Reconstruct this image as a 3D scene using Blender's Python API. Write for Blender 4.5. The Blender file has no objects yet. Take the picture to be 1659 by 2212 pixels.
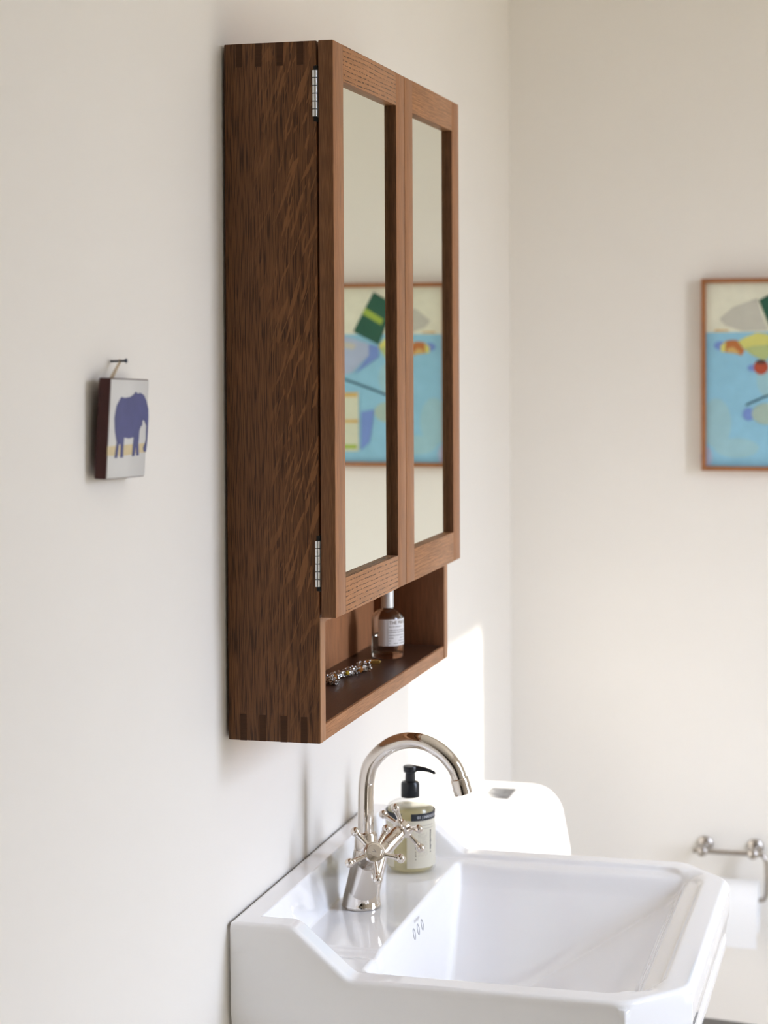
import bpy, bmesh, math, random
from mathutils import Vector, Matrix
random.seed(7)
scene = bpy.context.scene
COL = scene.collection

# ------------------------------------------------------------------ camera
cam_data = bpy.data.cameras.new('camera')
cam = bpy.data.objects.new('camera', cam_data)
COL.objects.link(cam)
cam_data.sensor_fit = 'HORIZONTAL'
cam_data.sensor_width = 36.0
cam_data.lens = 4206.88 / 1659.0 * 36.0
cam_data.shift_x = (829.5 - 843.01) / 1659.0
cam_data.shift_y = (834.80 - 1106.0) / 1659.0
cam_data.clip_start = 0.05
_r = Vector((0.96598, 0.25844, -0.0051)); _d = Vector((0.0009, -0.0232, -0.9997)); _f = Vector((-0.2584, 0.9658, -0.0226))
_f.normalize(); _r = (_r - _f * _r.dot(_f)).normalized(); _d = _f.cross(_r)
_m = Matrix((( _r.x, -_d.x, -_f.x, 0.8091), (_r.y, -_d.y, -_f.y, -2.2481), (_r.z, -_d.z, -_f.z, -0.3636), (0, 0, 0, 1)))
cam.matrix_world = _m
cam_data.dof.use_dof = True
cam_data.dof.focus_distance = 2.47
cam_data.dof.aperture_fstop = 6.1
scene.camera = cam

# ------------------------------------------------------------------ world, sun, window light, exposure
world = bpy.data.worlds.new('world'); scene.world = world
world.use_nodes = True
wn = world.node_tree.nodes; wl = world.node_tree.links
wn.clear()
w_out = wn.new('ShaderNodeOutputWorld'); w_bg = wn.new('ShaderNodeBackground')
w_tc = wn.new('ShaderNodeTexCoord'); w_sep = wn.new('ShaderNodeSeparateXYZ'); w_ramp = wn.new('ShaderNodeValToRGB')
w_map = wn.new('ShaderNodeMapRange')
w_map.inputs['From Min'].default_value = -1; w_map.inputs['From Max'].default_value = 1
wl.new(w_tc.outputs['Generated'], w_sep.inputs[0]); wl.new(w_sep.outputs['Z'], w_map.inputs['Value'])
wl.new(w_map.outputs[0], w_ramp.inputs[0]); wl.new(w_ramp.outputs[0], w_bg.inputs['Color']); wl.new(w_bg.outputs[0], w_out.inputs[0])
cr = w_ramp.color_ramp
cr.elements[0].position = 0.0; cr.elements[0].color = (0.30, 0.28, 0.24, 1)      # sunlit ground outside
cr.elements[1].position = 1.0; cr.elements[1].color = (1.42, 1.66, 2.15, 1)      # open sky
e = cr.elements.new(0.495); e.color = (0.36, 0.34, 0.29, 1)
e = cr.elements.new(0.505); e.color = (0.60, 0.653, 0.79, 1)
e = cr.elements.new(0.75); e.color = (1.18, 1.35, 1.71, 1)
w_bg.inputs['Strength'].default_value = 9.5

sun_data = bpy.data.lights.new('sun', 'SUN'); sun_data.energy = 7.0; sun_data.angle = math.radians(1.2)
sun_data.color = (1.0, 0.95, 0.87)
sun = bpy.data.objects.new('sun', sun_data); COL.objects.link(sun)
SUN_DIR = Vector((-1.0, 0.37, -0.58)).normalized()
sun.rotation_euler = SUN_DIR.to_track_quat('-Z', 'Y').to_euler()
sun.location = (4, -1, 1.5)

vs = scene.view_settings
vs.view_transform = 'Standard'; vs.look = 'None'; vs.gamma = 1.0; vs.exposure = 0.73; vs.use_curve_mapping = False
scene.cycles.max_bounces = 14; scene.cycles.diffuse_bounces = 8; scene.cycles.glossy_bounces = 6
scene.cycles.transmission_bounces = 10; scene.cycles.transparent_max_bounces = 12
scene.cycles.caustics_reflective = False; scene.cycles.caustics_refractive = False
scene.cycles.sample_clamp_indirect = 8.0

# room measures (metres; the top of the mirror cabinet is z = 0)
WX, EY, RX, BY, FZ, CZ = -0.004, 1.765, 2.1, -4.6, -2.075, 0.62
WINDOWS = [(0.075, 0.705, -1.35, 0.370), (-2.05, -1.80, -1.98, -0.90)]  # the second is an added low window, sending sun to the floor as fill
for i, (a, b, c, d) in enumerate(WINDOWS):
    pl = bpy.data.lights.new('window_portal', 'AREA'); pl.shape = 'RECTANGLE'
    pl.size = d - c; pl.size_y = b - a
    pl.cycles.is_portal = True
    po = bpy.data.objects.new('window_portal', pl); COL.objects.link(po)
    po.location = (RX + 0.02, (a + b) / 2, (c + d) / 2); po.rotation_euler = (0, math.radians(90), 0)

# ------------------------------------------------------------------ materials
def new_mat(name):
    m = bpy.data.materials.new(name); m.use_nodes = True
    n = m.node_tree.nodes; l = m.node_tree.links
    return m, n, l, n['Principled BSDF']

def simple(name, col, rough=0.5, metal=0.0, coat=0.0, trans=0.0, ior=1.45, noise=0.0, nscale=40.0, bump=0.0, bscale=300.0):
    m, n, l, b = new_mat(name)
    b.inputs['Base Color'].default_value = (*col, 1); b.inputs['Roughness'].default_value = rough
    b.inputs['Metallic'].default_value = metal; b.inputs['Coat Weight'].default_value = coat
    b.inputs['Transmission Weight'].default_value = trans; b.inputs['IOR'].default_value = ior
    tc = n.new('ShaderNodeTexCoord')
    if noise > 0:
        t = n.new('ShaderNodeTexNoise'); t.inputs['Scale'].default_value = nscale; t.inputs['Detail'].default_value = 4
        l.new(tc.outputs['Object'], t.inputs['Vector'])
        mx = n.new('ShaderNodeMix'); mx.data_type = 'RGBA'
        mx.inputs['A'].default_value = (*[max(0, c * (1 - noise)) for c in col], 1)
        mx.inputs['B'].default_value = (*[min(1, c * (1 + noise)) for c in col], 1)
        l.new(t.outputs['Fac'], mx.inputs['Factor']); l.new(mx.outputs['Result'], b.inputs['Base Color'])
    if bump > 0:
        t2 = n.new('ShaderNodeTexNoise'); t2.inputs['Scale'].default_value = bscale; t2.inputs['Detail'].default_value = 3
        l.new(tc.outputs['Object'], t2.inputs['Vector'])
        bp = n.new('ShaderNodeBump'); bp.inputs['Strength'].default_value = bump; bp.inputs['Distance'].default_value = 0.001
        l.new(t2.outputs['Fac'], bp.inputs['Height']); l.new(bp.outputs[0], b.inputs['Normal'])
    return m

def wood(name, axis, seed=0.0, fleck=0.0, rings=0.0, light=(0.300, 0.150, 0.078), dark=(0.095, 0.045, 0.023), rough=0.42, pore=1.0, spec=0.14, side_shade=0.0):
    """stained oak: long dark pores along the grain axis, broad tone drift, pale ray flecks, wavy growth rings"""
    m, n, l, b = new_mat(name)
    tc = n.new('ShaderNodeTexCoord')
    def mapped(across, along, rot=0.0, off=0.0):
        mp = n.new('ShaderNodeMapping')
        s = [across] * 3; s['xyz'.index(axis)] = along
        mp.inputs['Scale'].default_value = s; mp.inputs['Location'].default_value = (seed + off, seed * 1.7, seed * .6 + off)
        if rot:
            rt = n.new('ShaderNodeMapping'); rt.inputs['Rotation'].default_value = (0, rot, 0)
            l.new(tc.outputs['Object'], rt.inputs['Vector']); l.new(rt.outputs[0], mp.inputs['Vector'])
        else:
            l.new(tc.outputs['Object'], mp.inputs['Vector'])
        return mp
    def noise(mp, detail=2.0, dist=0.0):
        t = n.new('ShaderNodeTexNoise'); t.inputs['Scale'].default_value = 1.0
        t.inputs['Detail'].default_value = detail; t.inputs['Distortion'].default_value = dist
        l.new(mp.outputs[0], t.inputs['Vector']); return t
    def rng(src, a, b2, c=0.0, d=1.0):
        r = n.new('ShaderNodeMapRange'); r.inputs['From Min'].default_value = a; r.inputs['From Max'].default_value = b2
        r.inputs['To Min'].default_value = c; r.inputs['To Max'].default_value = d
        l.new(src, r.inputs['Value']); return r.outputs[0]
    def mul(a, b2):
        x = n.new('ShaderNodeMath'); x.operation = 'MULTIPLY'
        l.new(a, x.inputs[0])
        if isinstance(b2, float): x.inputs[1].default_value = b2
        else: l.new(b2, x.inputs[1])
        return x.outputs[0]
    def mx(fac, A, B):
        q = n.new('ShaderNodeMix'); q.data_type = 'RGBA'
        l.new(fac, q.inputs['Factor'])
        for k, v in (('A', A), ('B', B)):
            if isinstance(v, tuple): q.inputs[k].default_value = (*v, 1)
            else: l.new(v, q.inputs[k])
        return q.outputs['Result']
    tone = noise(mapped(38, 5), 3, 0.6)
    base = mx(rng(tone.outputs['Fac'], .3, .7), tuple(c * .78 for c in light), light)
    fine = noise(mapped(900, 30, off=3.1), 2)
    base = mx(rng(fine.outputs['Fac'], .35, .7, 0.0, .45), base, tuple(c * .62 for c in light))
    pores = noise(mapped(1250, 24, off=7.7), 1.5, 0.04)
    pm = rng(pores.outputs['Fac'], .47, .60, 0.0, .85 * pore)
    if rings > 0:
        mp = mapped(1.0, .16, off=.13)
        wv = n.new('ShaderNodeTexWave'); wv.wave_type = 'BANDS'; wv.bands_direction = 'Z' if axis != 'z' else 'X'
        wv.inputs['Scale'].default_value = 55; wv.inputs['Distortion'].default_value = 5.5
        wv.inputs['Detail'].default_value = 2; wv.inputs['Detail Scale'].default_value = .35
        l.new(mp.outputs[0], wv.inputs['Vector'])
        rg = rng(wv.outputs['Fac'], .72, .97, 0.0, 1.0)
        brk = noise(mapped(500, 120, off=1.3), 1)
        pm2 = mul(mul(rg, rng(brk.outputs['Fac'], .38, .58)), rings)
        add = n.new('ShaderNodeMath'); add.operation = 'MAXIMUM'; l.new(pm2, add.inputs[0]); l.new(mul(pm, 1.0 - .6 * rings), add.inputs[1])
        pm = add.outputs[0]
    if fleck > 0:
        fl = noise(mapped(165, 20, rot=math.radians(-17), off=2.2), 1.5, 1.0)
        area = noise(mapped(9, 3, off=5.0), 1)
        sx = n.new('ShaderNodeSeparateXYZ'); l.new(tc.outputs['Object'], sx.inputs[0])
        front = rng(sx.outputs['X'], 0.02, 0.085)
        fm = mul(mul(mul(rng(fl.outputs['Fac'], .55, .61), rng(area.outputs['Fac'], .38, .55)), front), fleck)
        inv = n.new('ShaderNodeMath'); inv.operation = 'SUBTRACT'; inv.inputs[0].default_value = 1.0; l.new(fm, inv.inputs[1])
        pm = mul(pm, inv.outputs[0])
        base = mx(fm, base, tuple(c * 1.25 for c in light))
    if side_shade > 0:  # painted shade: faces turned along Y get a darker oak colour
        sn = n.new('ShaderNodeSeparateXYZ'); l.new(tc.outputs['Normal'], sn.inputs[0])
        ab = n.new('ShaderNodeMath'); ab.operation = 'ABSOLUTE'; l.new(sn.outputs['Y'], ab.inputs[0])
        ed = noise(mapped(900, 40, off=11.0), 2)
        em = mul(rng(ab.outputs[0], .6, .9), rng(ed.outputs['Fac'], .30, .62, side_shade * .62, side_shade))
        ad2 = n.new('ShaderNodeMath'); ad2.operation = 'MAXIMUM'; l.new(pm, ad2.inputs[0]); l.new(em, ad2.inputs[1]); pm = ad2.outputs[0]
    col = mx(pm, base, dark)
    l.new(col, b.inputs['Base Color'])
    b.inputs['Roughness'].default_value = rough
    b.inputs['Specular IOR Level'].default_value = spec
    bp = n.new('ShaderNodeBump'); bp.invert = True; bp.inputs['Strength'].default_value = .25; bp.inputs['Distance'].default_value = .0006
    l.new(pm, bp.inputs['Height']); l.new(bp.outputs[0], b.inputs['Normal'])
    return m

M = {}
M['wall'] = simple('wall_paint', (0.83, 0.795, 0.735), .75, noise=.012, nscale=6, bump=.10, bscale=900)
M['ceiling'] = simple('ceiling_paint', (0.90, 0.89, 0.87), .8, bump=.05)
M['floor'] = simple('floor_stone', (0.63, 0.575, 0.49), .35, noise=.12, nscale=9)
M['trim'] = simple('white_trim', (0.85, 0.84, 0.82), .4, noise=.01)
M['ceramic'] = simple('white_ceramic', (0.935, 0.935, 0.94), .07, coat=.6, noise=.004)
M['nickel'] = simple('polished_nickel', (0.74, 0.685, 0.62), .055, metal=1.0, noise=.02, nscale=60)
M['steel'] = simple('zinc_steel', (0.72, 0.74, 0.76), .22, metal=1.0, noise=.03)
M['engrave'] = simple('engraved_line', (0.22, 0.20, 0.18), .5, metal=.6, noise=.05)
M['dullsteel'] = simple('brushed_steel', (0.50, 0.46, 0.42), .25, metal=1.0, noise=.03)
M['chrome'] = simple('chrome_plate', (0.40, 0.41, 0.43), .25, metal=1.0, noise=.02)
M['black'] = simple('black_plastic', (0.008, 0.010, 0.014), .28, noise=.1)
M['added_doorwood'] = simple('added_door_dark', (0.035, 0.030, 0.027), .4, noise=.1)
M['shadowgap'] = simple('black_recess_shade', (0.004, 0.004, 0.004), .8, noise=.1)
M['mirror'] = simple('mirror_silver', (0.88, 0.895, 0.795), .0, metal=1.0)
M['glass'] = simple('clear_glass', (0.97, 0.98, 0.98), .0, trans=1.0, ior=1.46)
M['liquid'] = simple('pale_perfume', (0.96, 0.90, 0.82), .0, trans=1.0, ior=1.34)
M['soap'] = simple('pale_yellow_soap', (0.98, 0.93, 0.74), .04, trans=.80, ior=1.30)
M['plastic'] = simple('clear_plastic', (0.97, 0.97, 0.965), .04, trans=.93, ior=1.25)
M['cream'] = simple('cream_label', (0.87, 0.83, 0.70), .45, noise=.01)
M['paper'] = simple('white_label_paper', (0.84, 0.83, 0.83), .6, noise=.01)
M['ink'] = simple('dark_ink', (0.045, 0.045, 0.05), .6, noise=.1)
M['greyink'] = simple('grey_ink', (0.36, 0.34, 0.32), .6, noise=.1)
M['brownink'] = simple('brown_ink', (0.20, 0.15, 0.09), .6, noise=.1)
M['whiteink'] = simple('white_ink', (0.72, 0.72, 0.74), .6, noise=.02)
M['band'] = simple('blue_black_band', (0.018, 0.021, 0.030), .4, noise=.1)
M['silvercap'] = simple('white_metal_cap', (0.78, 0.78, 0.77), .32, metal=.35, noise=.01)
M['silver'] = simple('cast_silver', (0.62, 0.61, 0.60), .08, metal=1.0, bump=.6, bscale=420)
M['amber'] = simple('amber_stone', (0.50, 0.17, 0.02), .06, coat=.6, trans=.35, noise=.3, nscale=150)
M['yellowstone'] = simple('yellow_stone', (0.70, 0.47, 0.02), .06, coat=.6, trans=.35, noise=.2, nscale=150)
M['bluestone'] = simple('dark_blue_stone', (0.05, 0.07, 0.14), .08, coat=.6, noise=.2, nscale=150)
M['gold'] = simple('yellow_gold', (0.95, 0.66, 0.22), .10, metal=1.0, noise=.03)
M['toilet_paper'] = simple('white_tissue', (0.86, 0.86, 0.86), .9, noise=.01, bump=.3, bscale=600)
M['darkseat'] = simple('dark_grey_seat', (0.055, 0.052, 0.048), .25, noise=.15)
M['tileface'] = simple('glazed_tile_face', (0.66, 0.655, 0.63), .35, noise=.03, nscale=60)
M['tilebody'] = simple('dark_red_clay', (0.055, 0.013, 0.011), .6, noise=.25, nscale=70)
M['blueglaze'] = simple('blue_glaze', (0.072, 0.082, 0.215), .4, noise=.25, nscale=55)
M['yellowglaze'] = simple('pale_yellow_glaze', (0.63, 0.52, 0.30), .4, noise=.15, nscale=80)
M['string'] = simple('hemp_string', (0.58, 0.47, 0.33), .9, noise=.2, nscale=400)
M['iron'] = simple('dark_iron', (0.03, 0.035, 0.05), .4, metal=.7, noise=.1)
M['paintframe'] = simple('thin_orange_wood_frame', (0.33, 0.13, 0.045), .5, noise=.2, nscale=50)
M['side'] = wood('oak_side_shaded', 'z', 1.3, spec=.2, fleck=.85, light=(0.200, 0.088, 0.037), dark=(0.036, 0.017, 0.009))  # shaded copy of the door oak, the side's shade put into its tone
M['stile'] = wood('oak_stile', 'z', 4.1, side_shade=.85, pore=.55, light=(0.455, 0.210, 0.095))
M['stile2'] = wood('oak_stile_far', 'z', 9.4, side_shade=.85, pore=.5, light=(0.455, 0.210, 0.095))
M['rail'] = wood('oak_rail', 'y', 2.2, rings=1.0, pore=.55, light=(0.510, 0.245, 0.112))
M['rail2'] = wood('oak_rail_far', 'y', 6.6, rings=.45, pore=.8, light=(0.510, 0.245, 0.112))
M['board'] = wood('oak_board', 'y', 3.7, pore=.45, light=(0.50, 0.240, 0.112))
M['shelf'] = wood('oak_shelf_shaded', 'y', 8.8, pore=.6, light=(0.100, 0.046, 0.026), dark=(0.040, 0.020, 0.013), rough=.3)
M['back'] = wood('oak_back_panel', 'z', 5.5, pore=.5, light=(0.50, 0.225, 0.105))
M['inner'] = wood('oak_inner_shaded', 'z', 7.1, pore=.6, light=(0.25, 0.105, 0.05))  # far panel's shade painted in as a darker oak
M['lip'] = wood('oak_lipping_lit', 'z', 3.3, pore=.4, light=(0.50, 0.255, 0.125))
M['endgrain'] = wood('oak_end_grain', 'x', 2.9, pore=.3, light=(0.078, 0.036, 0.018), dark=(0.040, 0.019, 0.011), spec=.1)

def clear(name, tint, gloss=.10, body=0.0, bodycol=(1, 1, 1), rough=.03):
    """thin clear plastic or liquid: light passes with a tint, a facing-dependent gloss on top, optional milky body"""
    m, n, l, b = new_mat(name); n.remove(b)
    t = n.new('ShaderNodeBsdfTransparent'); t.inputs['Color'].default_value = (*tint, 1)
    g = n.new('ShaderNodeBsdfGlossy'); g.inputs['Roughness'].default_value = rough
    lw = n.new('ShaderNodeLayerWeight'); lw.inputs['Blend'].default_value = .5; fr = n.new('ShaderNodeMapRange'); fr.inputs['From Min'].default_value = .35; fr.inputs['To Min'].default_value = .03; fr.inputs['To Max'].default_value = .45; l.new(lw.outputs['Facing'], fr.inputs['Value'])
    mx_ = n.new('ShaderNodeMixShader'); l.new(fr.outputs[0], mx_.inputs[0]); src = t.outputs[0]
    if body > 0:
        d = n.new('ShaderNodeBsdfDiffuse'); d.inputs['Color'].default_value = (*bodycol, 1)
        tl_ = n.new('ShaderNodeBsdfTranslucent'); tl_.inputs['Color'].default_value = (*bodycol, 1)
        m1 = n.new('ShaderNodeMixShader'); m1.inputs[0].default_value = .5; l.new(d.outputs[0], m1.inputs[1]); l.new(tl_.outputs[0], m1.inputs[2])
        m2 = n.new('ShaderNodeMixShader'); m2.inputs[0].default_value = body; l.new(t.outputs[0], m2.inputs[1]); l.new(m1.outputs[0], m2.inputs[2]); src = m2.outputs[0]
    l.new(src, mx_.inputs[1]); l.new(g.outputs[0], mx_.inputs[2]); l.new(mx_.outputs[0], n['Material Output'].inputs[0])
    return m
M['plastic'] = clear('clear_plastic', (.985, .985, .98))
M['soap'] = clear('pale_yellow_soap', (.96, .93, .78), body=.5, bodycol=(.96, .90, .62))
M['cream'] = clear('cream_label_film', (.95, .92, .82), body=.93, bodycol=(.96, .93, .83), rough=.3)

# window glass: a thin clear pane, mostly letting light through with a faint reflection
mg, n_, l_, b_ = new_mat('window_pane_glass')
tr_ = n_.new('ShaderNodeBsdfTransparent'); gl_ = n_.new('ShaderNodeBsdfGlossy'); ms_ = n_.new('ShaderNodeMixShader')
gl_.inputs['Roughness'].default_value = 0.0; ms_.inputs[0].default_value = 0.06
l_.new(tr_.outputs[0], ms_.inputs[1]); l_.new(gl_.outputs[0], ms_.inputs[2]); l_.new(ms_.outputs[0], n_['Material Output'].inputs[0])
M['pane'] = mg

# ------------------------------------------------------------------ helpers
ORG = {}
def link(o, parent=None):
    COL.objects.link(o)
    if parent is not None:
        o.parent = parent
    return o
def thing(name, label, cat, loc):
    o = bpy.data.objects.new(name, None); o.empty_display_size = .05
    o.location = loc; o['label'] = label; o['category'] = cat
    ORG[o.name] = Vector(loc); return link(o)
def org_of(parent):
    return ORG[parent.name] if parent is not None else Vector((0, 0, 0))
def mesh_obj(name, verts, faces, mat, parent=None, smooth=False, org=None, mats=None, midx=None, label=None, sharp=None):
    """verts in world metres; stored relative to the thing's base"""
    o0 = org if org is not None else org_of(parent)
    me = bpy.data.meshes.new(name)
    me.from_pydata([tuple(Vector(v) - o0) for v in verts], [], faces)
    me.validate()
    bm = bmesh.new(); bm.from_mesh(me); bmesh.ops.recalc_face_normals(bm, faces=bm.faces); bm.to_mesh(me); bm.free()
    for m in (mats or [mat]): me.materials.append(m)
    if midx:
        for p, i in zip(me.polygons, midx): p.material_index = i
    if smooth:
        for p in me.polygons: p.use_smooth = True
        if sharp: me.set_sharp_from_angle(angle=math.radians(sharp))
    o = bpy.data.objects.new(name, me)
    if parent is None: o.location = o0
    ORG[o.name] = o0
    if label: o['label'] = label
    return link(o, parent)
def bm_obj(name, bm, mat, parent=None, smooth=False, org=None, label=None, sharp=None):
    vs_ = [v.co.copy() for v in bm.verts]; bm.verts.index_update()
    fs_ = [[v.index for v in f.verts] for f in bm.faces]; bm.free()
    return mesh_obj(name, vs_, fs_, mat, parent, smooth, org, label=label, sharp=sharp)
def add_box(bm, a, b, bevel=0.0, seg=2):
    t = bmesh.new()
    bmesh.ops.create_cube(t, size=1)
    for v in t.verts:
        v.co = Vector(((a[i] + b[i]) / 2 + v.co[i] * (b[i] - a[i]) for i in range(3)))
    if bevel > 0:
        bmesh.ops.bevel(t, geom=list(t.edges), offset=bevel, segments=seg, affect='EDGES', profile=.5)
    me = bpy.data.meshes.new('tmp'); t.to_mesh(me); t.free(); bm.from_mesh(me); bpy.data.meshes.remove(me)
def box(name, a, b, mat, parent=None, bevel=0.0, org=None, label=None):
    bm = bmesh.new(); add_box(bm, a, b, bevel); return bm_obj(name, bm, mat, parent, bevel > 0, org, label, 40)
def frame_of(d):
    d = Vector(d).normalized(); u = Vector((0, 0, 1)) if abs(d.z) < .9 else Vector((1, 0, 0))
    a = (u - d * u.dot(d)).normalized(); return a, d.cross(a)
def sweep(path, radii, n=16, caps=True):
    path = [Vector(p) for p in path]; V = []; F = []
    tang = []
    for i in range(len(path)):
        a = path[max(0, i - 1)]; b = path[min(len(path) - 1, i + 1)]; t = (b - a)
        tang.append(t.normalized() if t.length > 1e-9 else (tang[-1] if tang else Vector((0, 0, 1))))
    a, _ = frame_of(tang[0])
    for i, p in enumerate(path):
        a = (a - tang[i] * a.dot(tang[i])).normalized(); b = tang[i].cross(a)
        for k in range(n):
            th = 2 * math.pi * k / n
            V.append(p + (a * math.cos(th) + b * math.sin(th)) * radii[i])
    for i in range(len(path) - 1):
        for k in range(n):
            F.append([i * n + k, i * n + (k + 1) % n, (i + 1) * n + (k + 1) % n, (i + 1) * n + k])
    if caps:
        F.append(list(range(n))[::-1]); F.append([(len(path) - 1) * n + k for k in range(n)])
    return V, F
def lathe(base, axis, prof, n=32, caps=True):
    """prof: list of (distance along axis, radius)"""
    base = Vector(base); d = Vector(axis).normalized(); a, b = frame_of(d); V = []; F = []
    for t, r in prof:
        for k in range(n):
            th = 2 * math.pi * k / n
            V.append(base + d * t + (a * math.cos(th) + b * math.sin(th)) * max(r, 1e-5))
    m = len(prof)
    for i in range(m - 1):
        for k in range(n):
            F.append([i * n + k, i * n + (k + 1) % n, (i + 1) * n + (k + 1) % n, (i + 1) * n + k])
    if caps:
        F.append(list(range(n))[::-1]); F.append([(m - 1) * n + k for k in range(n)])
    return V, F
def join(*vf):
    V = []; F = []
    for v, f in vf:
        o = len(V); V += list(v); F += [[i + o for i in q] for q in f]
    return V, F
def sphere(c, r, n=16, m=10, axis=(0, 0, 1), sc=1.0):
    prof = [(-r * sc * math.cos(math.pi * i / m), r * math.sin(math.pi * i / m)) for i in range(m + 1)]
    return lathe(c, axis, prof, n, False)
def catmull(pts, k=6):
    P = [Vector(p) for p in pts]; out = []
    for i in range(len(P) - 1):
        p0 = P[max(0, i - 1)]; p1 = P[i]; p2 = P[i + 1]; p3 = P[min(len(P) - 1, i + 2)]
        for j in range(k):
            t = j / k
            out.append(.5 * ((2 * p1) + (p2 - p0) * t + (2 * p0 - 5 * p1 + 4 * p2 - p3) * t * t + (3 * p1 - p0 - 3 * p2 + p3) * t ** 3))
    out.append(P[-1]); return out
def text_geo(s, size):
    cu = bpy.data.curves.new('txt', 'FONT'); cu.body = s; cu.size = size; cu.resolution_u = 2
    o = bpy.data.objects.new('txt', cu); COL.objects.link(o)
    dg = bpy.context.evaluated_depsgraph_get(); me = o.evaluated_get(dg).to_mesh()
    V = [tuple(v.co) for v in me.vertices]; F = [list(p.vertices) for p in me.polygons]
    o.evaluated_get(dg).to_mesh_clear(); bpy.data.objects.remove(o); bpy.data.curves.remove(cu)
    return V, F
def struct(o): o['kind'] = 'structure'; return o

# ------------------------------------------------------------------ the room
T = .12
struct(box('wall_left', (WX - T, BY - T, FZ), (WX, EY + T, CZ), M['wall']))
struct(box('wall_far', (WX, EY, FZ), (RX, EY + T, CZ), M['wall']))
bm = bmesh.new()                                             # wall behind the camera, opened wide for the added door
add_box(bm, (WX, BY - T, FZ), (.25, BY, CZ)); add_box(bm, (1.95, BY - T, FZ), (RX, BY, CZ)); add_box(bm, (.25, BY - T, .12), (1.95, BY, CZ))
struct(bm_obj('wall_near', bm, M['wall']))
dr = struct(box('added_door_1', (.25, BY - .09, FZ), (1.95, BY - .05, .12), M['added_doorwood'], bevel=.002))  # added unseen dark door, cuts light on camera-facing sides and darkens tap reflections
for xa_, xb_ in ((.33, 1.04), (1.16, 1.87)):
    for za_, zb_ in ((FZ + .12, FZ + .85), (FZ + .97, .02)):
        box('added_door_panel', (xa_, BY - .052, za_), (xb_, BY - .040, zb_), M['added_doorwood'], dr, bevel=.004)
for x_ in (1.075, 1.125):
    V, F = lathe((x_, BY - .052, -1.05), (0, 1, 0), [(0, .012), (.004, .012), (.006, .006), (.03, .006), (.034, .018), (.052, .020), (.058, .012)], 20); mesh_obj('added_door_knob', V, F, M['nickel'], dr, True, sharp=40)
bm = bmesh.new()                                             # right wall with its window opening and the added low one
ys = sorted([BY - T, EY + T] + [w[0] for w in WINDOWS] + [w[1] for w in WINDOWS])
for i in range(len(ys) - 1):
    hole = [w for w in WINDOWS if abs(ys[i] - w[0]) < 1e-6]
    for (za_, zb_) in ([(FZ, hole[0][2]), (hole[0][3], CZ)] if hole else [(FZ, CZ)]):
        add_box(bm, (RX, ys[i], za_), (RX + T, ys[i + 1], zb_))
struct(bm_obj('wall_right', bm, M['wall']))
struct(box('floor', (WX - T, BY - T, FZ - .1), (RX + T, EY + T, FZ), M['floor']))
struct(box('ceiling', (WX - T, BY - T, CZ), (RX + T, EY + T, CZ + .1), M['ceiling']))
struct(box('baseboard_left', (WX, BY, FZ), (WX + .015, EY, FZ + .09), M['trim'], bevel=.003))
struct(box('baseboard_far', (WX + .015, EY - .015, FZ), (RX, EY, FZ + .09), M['trim'], bevel=.003))
for i, (a, b, c, d) in enumerate(WINDOWS):
    w = bpy.data.objects.new('window_%d' % (i + 1), None); w.location = (RX + .06, (a + b) / 2, c); link(w)  # window_2 is the added fill window
    ORG[w.name] = Vector(w.location); struct(w)
    bm = bmesh.new(); f = .035
    add_box(bm, (RX + .05, a, c), (RX + .09, a + f, d)); add_box(bm, (RX + .05, b - f, c), (RX + .09, b, d))
    add_box(bm, (RX + .05, a + f, c), (RX + .09, b - f, c + f)); add_box(bm, (RX + .05, a + f, d - f), (RX + .09, b - f, d))
    bm_obj('window_frame', bm, M['trim'], w)
    box('pane', (RX + .068, a + f, c + f), (RX + .072, b - f, d - f), M['pane'], w)
    box('window_sill', (RX - .03, a - .02, c - .025), (RX + .05, b + .02, c), M['trim'], w, bevel=.004)

# ------------------------------------------------------------------ mirror cabinet
D, TH, W, H, DH = .1174, .0214, .6689, .850, .6963
B = .0215
cab = thing('mirror_cabinet', 'stained oak wall cabinet with two mirrored doors above an open shelf', 'cabinet', (0, W / 2, -H))
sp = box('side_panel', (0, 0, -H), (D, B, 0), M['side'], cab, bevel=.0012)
sp2 = box('side_panel', (0, W - B, -H), (D, W, 0), M['inner'], cab, bevel=.0012)
for y_ in (0, W - B):                                        # lipping along the open shelf's front edges, its paleness painting in their light
    box('edge_strip', (D - .0002, y_ + .0006, -H + .0008), (D + .0008, y_ + B - .0006, -DH - .0005), M['lip'], sp if y_ == 0 else sp2)
box('top_board', (0, B, -B), (D, W - B, 0), M['board'], cab, bevel=.0008)
bb = box('bottom_board', (0, B, -H), (D, W - B, -.8297), M['board'], cab, bevel=.0008)
box('shelf_shade', (.006, B + .0002, -.8299), (D - .0035, W - B - .0002, -.8291), M['shelf'], bb, label='smooth shelf surface with shade painted in dark brown')  # thin dark sheet paints in the shade on the shelf floor
box('middle_shelf', (.006, B, -.706), (D - .004, W - B, -.688), M['board'], cab)
box('back_panel', (0, B, -.8297), (.006, W - B, -B), M['back'], cab)
for x in (.0194, .0440, .0712, .0972):                       # comb joint fingers showing end grain at both ends of the side
    for (z0, z1) in ((-.8499, -.8178), (-.0285, -.0003)):
        box('joint_finger', (x - .0041, -.00035, z0), (x + .0041, .010, z1), M['endgrain'], sp)
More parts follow.
